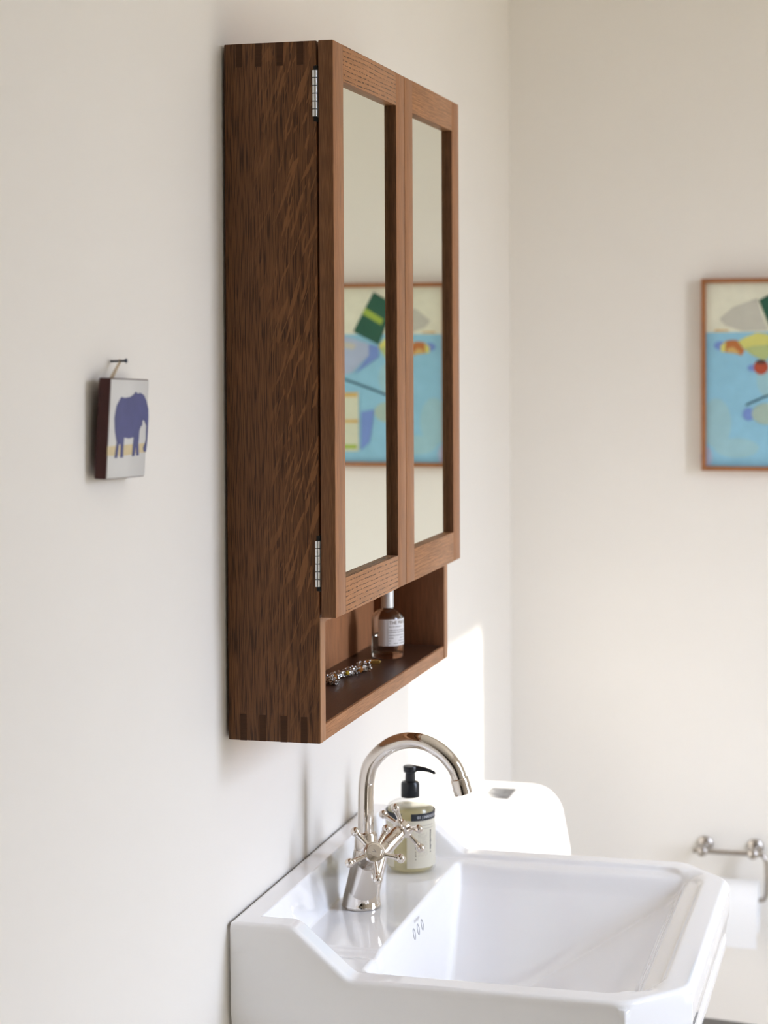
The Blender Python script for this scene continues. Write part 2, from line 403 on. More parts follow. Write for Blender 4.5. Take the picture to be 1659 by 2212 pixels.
def door(y0, y1, first):
    d = box('door', (D + .0030, y0 + .035, -DH + .035), (D + .0065, y1 - .035, -.035), M['shadowgap'], cab)
    x0, x1 = D + .0028, D + TH; s, r = .0437, .0445
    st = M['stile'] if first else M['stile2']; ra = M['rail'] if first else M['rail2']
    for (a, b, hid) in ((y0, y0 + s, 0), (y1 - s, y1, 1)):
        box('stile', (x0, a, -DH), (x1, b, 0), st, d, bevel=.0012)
    box('rail', (x0, y0 + s, -DH), (x1 - .0001, y1 - s, -DH + r), ra, d, bevel=.0004)
    box('rail', (x0, y0 + s, -r), (x1 - .0001, y1 - s, 0), ra, d, bevel=.0004)
    box('mirror_pane', (D + .0066, y0 + s - .004, -DH + r - .004), (x1 - .0085, y1 - s + .004, -r + .004), M['mirror'], d, label='mirror glass')
    return d
mid = .3398
d1 = door(-.0012, mid - .0009, True); d2 = door(mid + .0009, W, False)
for zt in (-.0355, -.6025):
    h = box('hinge', (D - .0002, .0003, zt - .0565), (D + .0020, .016, zt), M['steel'], cab)
    box('hinge_recess_shade', (D - .0042, -.0003, zt - .0625), (D + .0021, .0075, zt + .006), M['shadowgap'], h, bevel=.0015)  # solid black block standing in for the shade of the recess
    for k in range(6):
        V, F = lathe((D - .0016, -.0012, zt - .0565 + k * .0565 / 6 + .0003), (0, 0, 1), [(0, .0032), (.0002, .0036), (.0085, .0036), (.0088, .0032)], 14)
        mesh_obj('knuckle', V, F, M['steel'], h, True, sharp=40)

# ------------------------------------------------------------------ washbasin
BX, BYW = .557, .645
def sst(a, b, x):
    t = min(1, max(0, (x - a) / (b - a))); return t * t * (3 - 2 * t)
def smin(a, b, k):
    h = max(k - abs(a - b), 0) / k; return min(a, b) - h * h * k * .25
def smax(a, b, k): return -smin(-a, -b, k)
CHX, CHY = .070, .080
def ymargin(x): return max(0.0, (x - (BX - CHX)) / CHX * CHY)
def edge_d(x, y):
    ysd = min(y, BYW - y); dc = ((ysd) * CHX - (x - (BX - CHX)) * CHY) / math.hypot(CHX, CHY)
    return ysd, dc, BX - x
LEDGE = -1.1425
def rim_z(x): 
    lin = smin(smax((.1525 - x) / (.1525 - .0800), 0.0, .08), 1.0, .10)
    return -1.1365 + .0605 * lin
def basin_z(x, y):
    ysd, dc, df = edge_d(x, y)
    d = smin(smin(ysd, dc, .012), df, .012)
    rz = rim_z(x)
    # raised rim / wings / back upstand against the lower ledge
    ins = min(d - .0335, x - .0290)
    m = sst(0.0, .0085, ins)
    led = LEDGE
    # soap dish ends of the tap ledge, with a shallow channel
    near = 1.0 if y < .3225 else 0.0
    dish = near * sst(.148, .140, ysd) * sst(.165, .150, x)
    chan = near * math.exp(-((ysd - .124) / .010) ** 2) * sst(.17, .15, x)
    led -= .0015 * dish + .0035 * chan
    led -= .0030 * sst(.034, .062, d) * sst(.16, .24, x)
    z = rz * (1 - m) + led * m
    # bowl: steep back, sloping front, steeper ends
    walls = [LEDGE - 5.5 * (x - .1525), LEDGE - .003 - .52 * (.4985 - x) - .014 * sst(.4985, .478, x), LEDGE - .001 - .74 * (ysd - .060) - .012 * sst(.060, .085, ysd)]
    b = smax(walls[2], walls[1], .020); b = smax(b, walls[0], .03); b = smax(b, LEDGE - .145, .03)
    z = smin(z, b, .006)
    r = .0085                                                # rounded outer edge
    dd = min(d, x + .004)
    if dd < r: z -= r - math.sqrt(max(0, r * r - (r - max(dd, 0)) ** 2))
    return z
def lin(a, b, n): return [a + (b - a) * i / n for i in range(n)]
xsl = lin(0, .010, 6) + lin(.010, .026, 4) + lin(.026, .040, 14) + lin(.040, .070, 6) + lin(.070, .160, 30) + lin(.160, .20, 16) + lin(.20, .455, 52) + lin(.455, .512, 30) + lin(.512, .546, 16) + lin(.546, BX, 10) + [BX]
h1 = lin(0, .012, 10) + lin(.012, .030, 8) + lin(.030, .044, 12) + lin(.044, .058, 7) + lin(.058, .085, 16) + lin(.085, .112, 10) + lin(.112, .152, 22) + lin(.152, .3225, 34)
ysl = h1 + [.3225] + [BYW - v for v in reversed(h1)]
V = []; F = []; nx, ny = len(xsl), len(ysl)
for x in xsl:
    mg_ = ymargin(x)
    for y in ysl:
        yy = mg_ + y * (BYW - 2 * mg_) / BYW
        V.append((x, yy, basin_z(x, yy)))
for i in range(nx - 1):
    for j in range(ny - 1):
        F.append([i * ny + j, (i + 1) * ny + j, (i + 1) * ny + j + 1, i * ny + j + 1])
loop = [i * ny for i in range(nx)] + [(nx - 1) * ny + j for j in range(1, ny)] + [i * ny + ny - 1 for i in range(nx - 2, -1, -1)]
prev = loop
def skirt(off, z, front=0.0):
    ids = []
    for v in loop:
        x, y, _ = V[v]
        nx_ = x + (front if x > BX - CHX else 0) * (x - (BX - CHX)) / CHX
        fx = nx_ - off * sst(.0, BX, x); cy = BYW / 2; yy = y - off * max(-1, min(1, (y - cy) / (cy - .03)))
        V.append((max(0, fx), yy, z)); ids.append(len(V) - 1)
    return ids
for off, z, fr in ((0, -1.158, 0), (0, -1.176, 0), (.0002, -1.190, 0), (.0020, -1.1925, 0), (.004, -1.210, 0), (.0058, -1.2120, 0), (.0055, -1.2145, 0), (.005, -1.220, .001), (.006, -1.235, .002), (.010, -1.255, 0), (.018, -1.275, 0), (.04, -1.305, 0), (.075, -1.33, 0), (.11, -1.345, 0)):
    cur = skirt(off, z, fr)
    for k in range(len(loop) - 1): F.append([prev[k], prev[k + 1], cur[k + 1], cur[k]])
    F.append([prev[-1], prev[0], cur[0], cur[-1]])
    prev = cur
F.append(prev)
basin = thing('washbasin', 'white glazed ceramic washbasin with raised back and clipped front corners on the left wall', 'washbasin', (.25, BYW / 2, FZ))
body = mesh_obj('basin_body', V, F, M['ceramic'], basin, True)
V, F = [], []
ped = [(-1.335, .155, .13), (-1.40, .135, .105), (-1.55, .115, .088), (-1.85, .11, .085), (-2.0, .125, .10), (FZ, .145, .12)]
for z, rx, ry in ped:
    for k in range(40):
        t = 2 * math.pi * k / 40; c, s = math.cos(t), math.sin(t)
        V.append((.175 + rx * math.copysign(abs(c) ** .7, c), BYW / 2 + ry * math.copysign(abs(s) ** .7, s), z))
for i in range(len(ped) - 1):
    for k in range(40): F.append([i * 40 + k, i * 40 + (k + 1) % 40, (i + 1) * 40 + (k + 1) % 40, (i + 1) * 40 + k])
F.append(list(range(40))); F.append([(len(ped) - 1) * 40 + k for k in range(40)])
mesh_obj('pedestal', V, F, M['ceramic'], basin, True, sharp=50)
M['slot'] = simple('overflow_shade', (0.34, 0.34, 0.36), .3, noise=.05)
def bowl_x(y, z):                                            # x of the bowl's back wall at height z
    a, b = .13, .22
    for _ in range(40):
        c = (a + b) / 2
        if basin_z(c, y) > z: a = c
        else: b = c
    return a
for y in (.3003, .3225, .3447):                              # three oval overflow slots in the back wall of the bowl
    V = []; F = []; N = 20
    for ring, (s, dx) in enumerate(((1.0, -.0008), (1.0, .0005), (.78, .0005), (.6, -.0015))):
        for k in range(N):
            t = 2 * math.pi * k / N; z = -1.1680 + .0078 * s * math.sin(t)
            V.append((bowl_x(y, z) + dx, y + .0052 * s * math.cos(t), z))
    for r_ in range(3):
        for k in range(N): F.append([r_ * N + k, r_ * N + (k + 1) % N, (r_ + 1) * N + (k + 1) % N, (r_ + 1) * N + k])
    F.append([3 * N + k for k in range(N)])
    mesh_obj('overflow_slot', V, F, M['slot'], basin, True, sharp=50, label='grey oval overflow slot')
V, F = text_geo('Burlington', .0068)
wtx = max(v[0] for v in V)
V = [(bowl_x(.3225, -1.1560 + v[1]) + .0006, .3225 - wtx / 2 + v[0], -1.1560 + v[1]) for v in V]
mesh_obj('maker_mark', V, F, M['greyink'], basin, label='small grey script maker mark')
V, F = lathe((.255, BYW / 2, -1.2625), (0, 0, 1), [(0, .030), (.003, .030), (.0045, .027), (.0035, .012), (.006, .010), (.0065, .0)], 32)
mesh_obj('drain', V, F, M['nickel'], basin, True, sharp=40)

# ------------------------------------------------------------------ mixer tap
TX, TY, TZ = .0755, .3255, LEDGE + .0005
tap = thing('mixer_tap', 'polished nickel swan-neck mixer tap with two cross handles on the washbasin', 'tap', (TX, TY, TZ))
V = []; F = []; N = 48
prof = [(0, .0268, 0), (.001, .0272, 0), (.004, .0272, 0), (.0055, .0264, 0), (.012, .0258, .0003), (.04, .0216, .0028), (.066, .0178, .0052), (.0795, .0158, .0063)]
for h_, r_, dx in prof:
    for k in range(N):
        t = 2 * math.pi * k / N; V.append((TX + dx + r_ * math.cos(t), TY + r_ * math.sin(t), TZ + h_))
for i in range(len(prof) - 1):
    for k in range(N): F.append([i * N + k, i * N + (k + 1) % N, (i + 1) * N + (k + 1) % N, (i + 1) * N + k])
F.append(list(range(N))); F.append([(len(prof) - 1) * N + k for k in range(N)])
mesh_obj('tap_body', V, F, M['nickel'], tap, True, sharp=35)
SX = .0820
V, F = lathe((SX, TY, -1.0628), (0, 0, 1), [(0, .0150), (.0008, .0157), (.021, .0152), (.0236, .0140), (.0246, .0120)], 40)
mesh_obj('collar', V, F, M['nickel'], tap, True, sharp=35)
pts = [(SX, TY, -1.042), (SX + .0002, TY, -1.010), (.0828, TY, -.985), (.0842, TY, -.9655), (.0903, TY, -.9440), (.1075, TY, -.9245), (.1273, TY, -.9128), (.1482, TY, -.9088), (.1700, TY, -.9120), (.1925, TY, -.9246), (.2088, TY, -.9430), (.2158, TY, -.9602)]
path = catmull(pts, 6)
V, F = sweep(path, [.0110] * len(path), 28)
mesh_obj('spout', V, F, M['nickel'], tap, True, sharp=50)
ax = Vector((.2210 - .2148, 0, -.9790 + .9575)).normalized()
V, F = lathe(Vector((.2148, TY, -.9575)), ax, [(0, .0118), (.0004, .0124), (.0012, .0128), (.0215, .0128), (.0222, .0122), (.0222, .0095), (.0205, .0090)], 36)
mesh_obj('aerator', V, F, M['nickel'], tap, True, sharp=35)
def handle(sgn):
    o = Vector((.0775, TY, -1.0900)); hub = Vector((.1160 + sgn * .0045, TY + sgn * .0625, -1.0470 + sgn * .0020))
    nrm = (hub - o).normalized(); L = (hub - o).length
    V, F = lathe(o, nrm, [(0, .0170), (.022, .0152), (.036, .0143), (.0362, .0134), (.0370, .0134), (.0372, .0140), (.0465, .0136), (.0467, .0131), (.0473, .0131), (.0475, .0135), (L - .013, .0116), (L - .0122, .0106), (L - .0115, .0100)], 40)
    n0 = Vector((.0770, TY + sgn * .0020, -1.1270)); n1 = o + nrm * .033
    V, F = join((V, F), lathe(n0, n1 - n0, [(0, .0222), ((n1 - n0).length * .5, .0186), ((n1 - n0).length, .0142)], 40))
    mesh_obj('valve_barrel', V, F, M['nickel'], tap, True, sharp=30)
    V, F = lathe(hub - nrm * .0118, nrm, [(0, .0085), (.0015, .0085), (.0035, .0126), (.0055, .0144), (.0125, .0144), (.0140, .0138), (.0143, .0127), (.0138, .0121), (.0140, .0117), (.0146, .0)], 40)
    h = mesh_obj('handle', V, F, M['nickel'], tap, True, sharp=30)
    rt = Vector((0, 0, 1)).cross(nrm).normalized(); up = nrm.cross(rt)
    if sgn < 0: rt = rt; 
    c0 = hub - nrm * .0015
    for k in range(5):
        t = math.radians((-17 if sgn < 0 else 26) + 72 * k); dv = rt * math.cos(t) + up * math.sin(t)
        a = lathe(c0 + dv * .0115, dv, [(0, .0030), (.004, .0032), (.016, .0037), (.0185, .0039), (.0195, .0045), (.0205, .0044), (.0212, .0036), (.024, .0034)], 18)
        b = sphere(c0 + dv * .0372, .0064, 22, 14, dv)
        V, F = join(a, b)
        mesh_obj('spoke', V, F, M['nickel'], h, True, sharp=40)
    # raised cut disc with the letter on the hub
    top = hub + nrm * .0027
    pts2 = []
    for k in range(28):
        t = 2 * math.pi * k / 28; x, y = .0096 * math.cos(t), .0096 * math.sin(t)
        q = x * math.cos(math.radians(240)) + y * math.sin(math.radians(240))
        if q > .0058:
            x -= (q - .0058) * math.cos(math.radians(240)); y -= (q - .0058) * math.sin(math.radians(240))
        pts2.append((x, y))
    V = [top + rt * x + up * y for x, y in pts2] + [top + nrm * .0012 + rt * x * .95 + up * y * .95 for x, y in pts2]
    F = [[k, (k + 1) % 28, 28 + (k + 1) % 28, 28 + k] for k in range(28)] + [list(range(28, 56))]
    mesh_obj('index_disc', V, F, M['nickel'], h, True, sharp=30)
    V, F = text_geo('V' if sgn < 0 else 'K', .0088)
    mxx = max(v[0] for v in V) / 2; myy = max(v[1] for v in V) / 2; an = math.radians(50)
    V = [((v[0] - mxx) * .8, (v[1] - myy)) for v in V]
    V = [(x * math.cos(an) - y * math.sin(an), x * math.sin(an) + y * math.cos(an)) for x, y in V]
    V = [top + nrm * .0014 + rt * x + up * y for x, y in V]
    mesh_obj('letter', V, F, M['engrave'], h, label='engraved letter')
handle(-1); handle(1)

# ------------------------------------------------------------------ soap dispenser
SXc, SYc = .0945, .5265
SZ = max(basin_z(SXc + .037 * q * math.cos(k * .2), SYc + .037 * q * math.sin(k * .2)) for k in range(32) for q in (0, .5, 1)) + .0003
soap = thing('soap_dispenser', 'clear soap bottle with black pump and cream label behind the tap', 'soap bottle', (SXc, SYc, SZ))
R = .0362
V, F = lathe((SXc, SYc, SZ), (0, 0, 1), [(0, .030), (.0005, .0335), (.0035, R), (.088, R), (.0935, R - .0013), (.0980, R - .005), (.1010, R - .0105), (.1030, .0175), (.1040, .0142), (.1080, .0132), (.1100, .0125)], 56)
mesh_obj('bottle', V, F, M['plastic'], soap, True, sharp=60, label='clear bottle')
V, F = lathe((SXc, SYc, SZ + .003), (0, 0, 1), [(0, .028), (.0008, .0315), (.0035, R - .0025), (.0885, R - .0025), (.0895, R - .0035)], 56)
mesh_obj('liquid', V, F, M['soap'], soap, True, sharp=60, label='pale yellow liquid soap')
V, F = lathe((SXc, SYc, SZ + .1075), (0, 0, 1), [(0, .0136), (.0005, .0140), (.0190, .0138), (.0222, .0122), (.0229, .0090), (.0237, .0078), (.0370, .0072)], 40)
mesh_obj('pump_collar', V, F, M['black'], soap, True, sharp=40)
hd = lathe((SXc, SYc, SZ + .1435), (0, 0, 1), [(0, .0080), (.0008, .0100), (.0082, .0106), (.0096, .0098), (.0100, .0)], 36)
nz = sweep([(SXc + .004, SYc, SZ + .1492), (SXc + .012, SYc, SZ + .1496), (SXc + .022, SYc, SZ + .1488), (SXc + .030, SYc, SZ + .1470), (SXc + .0365, SYc, SZ + .1442), (SXc + .0372, SYc, SZ + .1425)], [.0048, .0044, .0036, .0029, .0026, .0024], 16)
V, F = join(hd, nz); mesh_obj('pump_head', V, F, M['black'], soap, True, sharp=40)
FACE = math.atan2(-2.2481 - SYc, .8091 - SXc)
def on_cyl(cx, cy, r, phi, z): return (cx + r * math.cos(phi), cy + r * math.sin(phi), z)
def wrap(cx, cy, r, p0, p1, z0, z1, n=40):
    V = []; F = []
    for k in range(n + 1):
        p = p0 + (p1 - p0) * k / n
        for rr in (r, r + .0002):
            V.append(on_cyl(cx, cy, rr, p, z0)); V.append(on_cyl(cx, cy, rr, p, z1))
    for k in range(n):
        a = k * 4; b = a + 4
        F += [[a + 2, b + 2, b + 3, a + 3], [a, a + 1, b + 1, b], [a + 1, a + 3, b + 3, b + 1], [a, b, b + 2, a + 2]]
    F += [[0, 2, 3, 1], [n * 4, n * 4 + 1, n * 4 + 3, n * 4 + 2]]
    return V, F
dg = math.radians
zl0, zl1 = SZ + .0095, SZ + .0795
V, F = wrap(SXc, SYc, R + .0001, FACE + dg(-9), FACE + dg(318), zl0, zl1, 70)
lab = mesh_obj('label', V, F, M['cream'], soap, True, sharp=40, label='cream wraparound label')
V, F = wrap(SXc, SYc, R + .00032, FACE + dg(1), FACE + dg(339), zl1 - .0005, zl1 + .0100, 70)
mesh_obj('label_band', V, F, M['band'], soap, True, sharp=40, label='blue-black band with white lettering')
def cyl_text(s, size, phi0, z0, cx, cy, r, mat, parent, vertical=False, sx=1.0):
    V, F = text_geo(s, size)
    if vertical: P_ = [(-v[1], v[0] * sx) for v in V]
    else: P_ = [(v[0] * sx, v[1]) for v in V]
    V = [on_cyl(cx, cy, r, phi0 + x / r, z0 + y) for x, y in P_]
    return mesh_obj('lettering', V, F, mat, parent)
cyl_text('01 | HANDSOAP', .0060, FACE + dg(15), zl1 + .0028, SXc, SYc, R + .0008, M['whiteink'], lab, sx=1.05)
def strokes(phi_list, zr, wid, seed_, mat, parent, r, cx, cy, gap=.4, ch=.0022):
    """columns of tiny unreadable print: short blocks one above another"""
    rnd = random.Random(seed_); V = []; F = []
    for ph in phi_list:
        z = zr[0]
        while z < zr[1]:
            hh = ch * rnd.uniform(.5, 1.3); w_ = wid * rnd.uniform(.6, 1.0)
            if rnd.random() > .12:
                o = len(V)
                for (x, y) in ((0, 0), (w_, 0), (w_, hh), (0, hh)): V.append(on_cyl(cx, cy, r, ph + x / r, z + y))
                F.append([o, o + 1, o + 2, o + 3])
            z += hh + ch * gap * rnd.uniform(.5, 1.2)
    return mesh_obj('fine_print', V, F, mat, parent)
strokes([FACE + dg(50)], (SZ + .0310, SZ + .0640), .0026, 3, M['ink'], lab, R + .0006, SXc, SYc, .3, .0019)
strokes([FACE + dg(10.5)], (SZ + .0220, SZ + .0460), .0012, 5, M['brownink'], lab, R + .0006, SXc, SYc, .3, .0018)
strokes([FACE + dg(18 + 3.6 * k) for k in range(7)], (SZ + .0270, SZ + .0600), .0004, 9, M['greyink'], lab, R + .0006, SXc, SYc, .3, .0016)
for zz in (SZ + .0670, SZ + .0715):
    V, F = wrap(SXc, SYc, R + .0004, FACE + dg(20), FACE + dg(62), zz, zz + .0004, 16); mesh_obj('rule_line', V, F, M['greyink'], lab)

# ------------------------------------------------------------------ perfume bottle on the open shelf
PX, PY, PZ = .0605, .5270, -.8290
perf = thing('perfume_bottle', 'clear glass perfume bottle with white label on the open cabinet shelf', 'perfume bottle', (PX, PY, PZ))
r = .0238
outer = [(0, .0215), (.0005, .0228), (.0025, r), (.0560, r), (.0620, r - .0014), (.0665, r - .0045), (.0695, r - .0090), (.0712, .0110), (.0722, .0090), (.0765, .0086)]
inner = [(.0760, .0066), (.0720, .0068), (.0700, .0090), (.0680, .0125), (.0640, r - .0062), (.0600, r - .0034), (.0555, r - .0024), (.0090, r - .0024), (.0072, r - .0045), (.0068, .0)]
V, F = lathe((PX, PY, PZ), (0, 0, 1), outer + inner, 48, False)
F.append(list(range(48))[::-1])
mesh_obj('glass', V, F, M['glass'], perf, True, sharp=60)
V, F = lathe((PX, PY, PZ), (0, 0, 1), [(.0069, .0), (.0072, r - .0045), (.0090, r - .00235), (.0330, r - .00235), (.0332, .0)], 48, False)
mesh_obj('perfume', V, F, M['liquid'], perf, True, sharp=60, label='pale liquid in the lower half')
V, F = lathe((PX, PY, PZ), (0, 0, 1), [(.0735, .0088), (.0738, .0093), (.1130, .0093), (.1142, .0086), (.1143, 0)], 36)
mesh_obj('cap', V, F, M['silvercap'], perf, True, sharp=40, label='silvery white cylindrical cap')
PF = math.atan2(-2.2481 - PY, .8091 - PX)
V, F = wrap(PX, PY, r + .0001, PF + dg(-34), PF + dg(122), PZ + .0195, PZ + .0585, 40)
plab = mesh_obj('label', V, F, M['paper'], perf, True, sharp=40, label='white paper label with typewritten lines')
cyl_text('THE MATCHA', .0072, PF + dg(6), PZ + .0512, PX, PY, r + .0006, M['brownink'], plab, sx=.95)
rnd = random.Random(4)
V = []; F = []
for zz, p0, p1 in ((.0470, 5, 55), (.0420, 5, 75), (.0390, 5, 80), (.0345, 5, 72), (.0305, 5, 20), (.0305, 48, 75), (.0265, 5, 12), (.0265, 42, 80), (.0225, 5, 10), (.0225, 22, 38), (.0225, 46, 80)):
    p = p0
    while p < p1:
        w_ = rnd.uniform(1.6, 3.4)
        o = len(V); a0, a1 = PF + dg(p), PF + dg(p + w_)
        for (a_, z_) in ((a0, zz), (a1, zz), (a1, zz + .0013), (a0, zz + .0013)): V.append(on_cyl(PX, PY, r + .0006, a_, PZ + z_))
        F.append([o, o + 1, o + 2, o + 3]); p += w_ + rnd.choice((.8, .9, 2.6))
mesh_obj('fine_print', V, F, M['greyink'], plab)
V, F = wrap(PX, PY, r + .0004, PF + dg(1.5), PF + dg(2.0), PZ + .0200, PZ + .0580, 2); mesh_obj('rule_line', V, F, M['greyink'], plab)

# ------------------------------------------------------------------ bracelet and ring on the open shelf
SHZ = -.8290
brac = thing('bracelet', 'chunky silver bracelet set with amber stones lying on the open shelf', 'bracelet', (.05, .35, SHZ))
rnd = random.Random(11)
cpts = catmull([(.0640, .4080), (.0560, .3950), (.0500, .3760), (.0450, .3560), (.0380, .3360), (.0310, .3150), (.0290, .2950), (.0380, .2800), (.0550, .2760)] and
               [(.0615, .3960, 0), (.0570, .3800, 0), (.0530, .3630, 0), (.0490, .3450, 0), (.0440, .3280, 0), (.0400, .3080, 0), (.0420, .2900, 0), (.0520, .2790, 0)], 2)
def blob_cluster(c, n, size, rnd):
    parts_ = []
    for _ in range(n):
        ph = rnd.uniform(0, 6.28); rr = rnd.uniform(.5, 1.25) * size; z = rnd.uniform(.05, 1.0) * size * 1.6
        br = rnd.uniform(.14, .30) * size
        ax_ = Vector((rnd.uniform(-1, 1), rnd.uniform(-1, 1), rnd.uniform(-.6, 1))).normalized()
        parts_.append(sphere((c[0] + rr * math.cos(ph), c[1] + rr * math.sin(ph), SHZ + br * .9 + z), br, 6, 4, ax_, rnd.uniform(.9, 2.0)))
    parts_.append(lathe((c[0], c[1], SHZ + .0001), (0, 0, 1), [(0, size * .45), (size * .25, size * .6), (size * .9, size * .62), (size * 1.3, size * .3)], 10))
    return join(*parts_)
stone = {2: 'amber', 6: 'yellowstone', 10: 'amber'}
for i, c in enumerate(cpts):
    size = .0058 * (1.3 if i < 2 else 1.0)
    V, F = blob_cluster(c, 26, size, rnd)
    lk = mesh_obj('link', V, F, M['silver'], brac, True, sharp=25)
    if i in stone:
        V, F = sphere((c[0] + .0040, c[1] - .0052, SHZ + .0066), .0052 if stone[i] == 'amber' else .0032, 10, 6, (.5, -.8, .3), .6)
        mesh_obj('stone', V, F, M[stone[i]], lk, False, label={'amber': 'orange amber stone', 'bluestone': 'dark blue stone', 'yellowstone': 'yellow stone'}[stone[i]])
ring = thing('finger_ring', 'small gold signet ring lying beside the perfume bottle', 'ring', (.055, .468, SHZ))
path = [(.0545 + .0098 * math.cos(2 * math.pi * k / 40), .4690 + .0098 * math.sin(2 * math.pi * k / 40), SHZ + .0021) for k in range(41)]
V, F = sweep(path, [.0019] * 41, 12, False); mesh_obj('band', V, F, M['gold'], ring, True)
bm = bmesh.new(); add_box(bm, (-.0062, -.0018, 0), (.0062, .0018, .0056), .0005)
bmesh.ops.rotate(bm, verts=bm.verts, cent=(0, 0, 0), matrix=Matrix.Rotation(math.radians(22), 3, 'Z'))
bmesh.ops.translate(bm, verts=bm.verts, vec=(.0600, .4605, SHZ + .0001)); bm_obj('signet_plate', bm, M['gold'], ring)

# ------------------------------------------------------------------ small elephant tile and its nail
tile = thing('elephant_tile', 'small ceramic wall tile with blue elephant hanging from a string', 'wall tile', (.003, -.349, -.5035))
TW, THh, TT = .104, .104, .0130
tile_rot = Matrix.Rotation(math.radians(2.0), 3, 'X').inverted() @ Matrix.Rotation(math.radians(2.6), 3, 'Y')
tcen = Vector((.0115, -.3535, -.4518))
def tl(u, v, w): return tcen + tile_rot @ Vector((w - TT / 2, (u - .5) * TW, (.5 - v) * THh))
def tbox(name, u0, u1, v0, v1, w0, w1, mat, parent, bevel=0):
    bm = bmesh.new(); add_box(bm, (w0 - TT / 2, (u0 - .5) * TW, (.5 - v1) * THh), (w1 - TT / 2, (u1 - .5) * TW, (.5 - v0) * THh), bevel)
    for v in bm.verts: v.co = tcen + tile_rot @ v.co
    return bm_obj(name, bm, mat, parent, bevel > 0, sharp=40)
tbox('tile_body', 0, 1, 0, 1, 0, TT, M['tilebody'], tile, .0015)
tf = tbox('glazed_face', .015, .992, .010, .992, TT - .0010, TT + .0005, M['tileface'], tile, .0006)
def face_uv(px, py):                                         # drawing coordinates of the tile picture
    v = (py - 440) / 1545.0; xl = 440 - 45 * v; xr = 1055 - 80 * v
    return ((px - xl) / (xr - xl), v)
def flat_poly(name, pts_, w, mat, parent):
    bm = bmesh.new(); vs2 = [bm.verts.new(tl(u, v, w)) for u, v in pts_]
    f = bm.faces.new(vs2); g = bmesh.ops.extrude_face_region(bm, geom=[f])
    off = tile_rot @ Vector((.0003, 0, 0))
    for e_ in g['geom']:
        if isinstance(e_, bmesh.types.BMVert): e_.co += off
    bmesh.ops.triangulate(bm, faces=bm.faces); return bm_obj(name, bm, mat, parent)
flat_poly('painted_ground', [face_uv(408, 1480), (.995, face_uv(1000, 1450)[1]), (.995, face_uv(1000, 1600)[1]), face_uv(900, 1600), face_uv(800, 1620), face_uv(600, 1635), face_uv(405, 1620)], TT + .0003, M['yellowglaze'], tile)
ele = [(600, 725), (660, 738), (740, 722), (800, 680), (828, 640), (862, 672), (900, 655), (960, 690), (1000, 780), (1030, 905), (1032, 1050), (1022, 1250), (1008, 1450), (990, 1590), (955, 1590), (945, 1525), (975, 1455), (992, 1400), (1000, 1180), (975, 1110), (955, 1085), (935, 1095), (930, 1170), (905, 1190), (888, 1250), (872, 1450), (877, 1640), (842, 1645), (832, 1480), (812, 1645), (772, 1650), (798, 1352), (720, 1368), (650, 1352), (640, 1500), (635, 1662), (593, 1662), (600, 1455), (572, 1450), (548, 1662), (508, 1662), (540, 1425), (510, 1250), (500, 1050), (530, 860)]
flat_poly('painted_elephant', [face_uv(*p) for p in ele], TT + .0006, M['blueglaze'], tile)
NA = Vector((.0065, -.3465, -.3820))
s1 = tl(.10, .005, .008); s2 = tl(.34, .02, -.0005)
V, F = join(sweep([s1, NA + Vector((0, -.0012, -.0010)), NA + Vector((0, 0, .0018)), NA + Vector((0, .0012, -.0010)), s2], [.0008] * 5, 10),
            sweep([s1 + Vector((.001, .001, 0)), NA + Vector((.001, 0, -.001))], [.0006] * 2, 8))
mesh_obj('string_loop', V, F, M['string'], tile, True, label='twisted natural string')
V, F = join(lathe((WX, -.3465, -.3820), (1, 0, .03), [(0, .0011), (.0170, .0011), (.0172, .0024), (.0182, .0025), (.0186, .0018)], 14))
nl = mesh_obj('nail', V, F, M['iron'], None, True, Vector((WX, -.3465, -.3820)), sharp=40)
nl['label'] = 'dark iron nail in the wall holding the elephant tile'; nl['category'] = 'nail'

# ------------------------------------------------------------------ framed painting on the far wall
pa_x0, pa_x1, pa_z0, pa_z1 = .3965, .735, -.6275, -.2375
pyf = EY - .026
paint = thing('framed_painting', 'framed still life painting in blue and cream on the far wall', 'painting', ((pa_x0 + pa_x1) / 2, EY - .01, pa_z0))
fw = .0090
for nm, a, b in (('frame_rail', (pa_x0, pyf, pa_z1 - fw), (pa_x1, EY - .001, pa_z1)), ('frame_rail', (pa_x0, pyf, pa_z0), (pa_x1, EY - .001, pa_z0 + fw)),
                 ('frame_rail', (pa_x0, pyf, pa_z0 + fw), (pa_x0 + fw, EY - .001, pa_z1 - fw)), ('frame_rail', (pa_x1 - fw, pyf, pa_z0 + fw), (pa_x1, EY - .001, pa_z1 - fw))):
    box(nm, a, b, M['paintframe'], paint, bevel=.001)
def pmat(name, c): return simple(name, c, .6, noise=.10, nscale=45, bump=.25, bscale=120)
pc = {'sky': pmat('paint_cream', (.74, .735, .585)), 'blue': pmat('paint_blue', (.265, .530, .680)), 'grey': pmat('paint_warm_grey', (.52, .51, .43)),
      'orange': pmat('paint_orange', (.46, .16, .045)), 'yellow': pmat('paint_lemon', (.62, .60, .17)), 'green': pmat('paint_soft_green', (.43, .50, .21)),
      'red': pmat('paint_red', (.42, .075, .035)), 'dkred': pmat('paint_dark_red', (.10, .04, .035)), 'book': pmat('paint_dark_green', (.020, .100, .060)),
      'lime': pmat('paint_lime', (.33, .45, .06)), 'lav': pmat('paint_lavender', (.40, .47, .62)), 'vio': pmat('paint_violet_blue', (.175, .275, .60)),
      'line': pmat('paint_dark_teal', (.035, .085, .120)), 'sage': pmat('paint_sage', (.37, .49, .42)), 'panel': pmat('paint_pale_panel', (.62, .64, .48)), 'ochre': pmat('paint_ochre', (.60, .40, .13)), 'aqua': pmat('paint_aqua', (.32, .54, .60))}
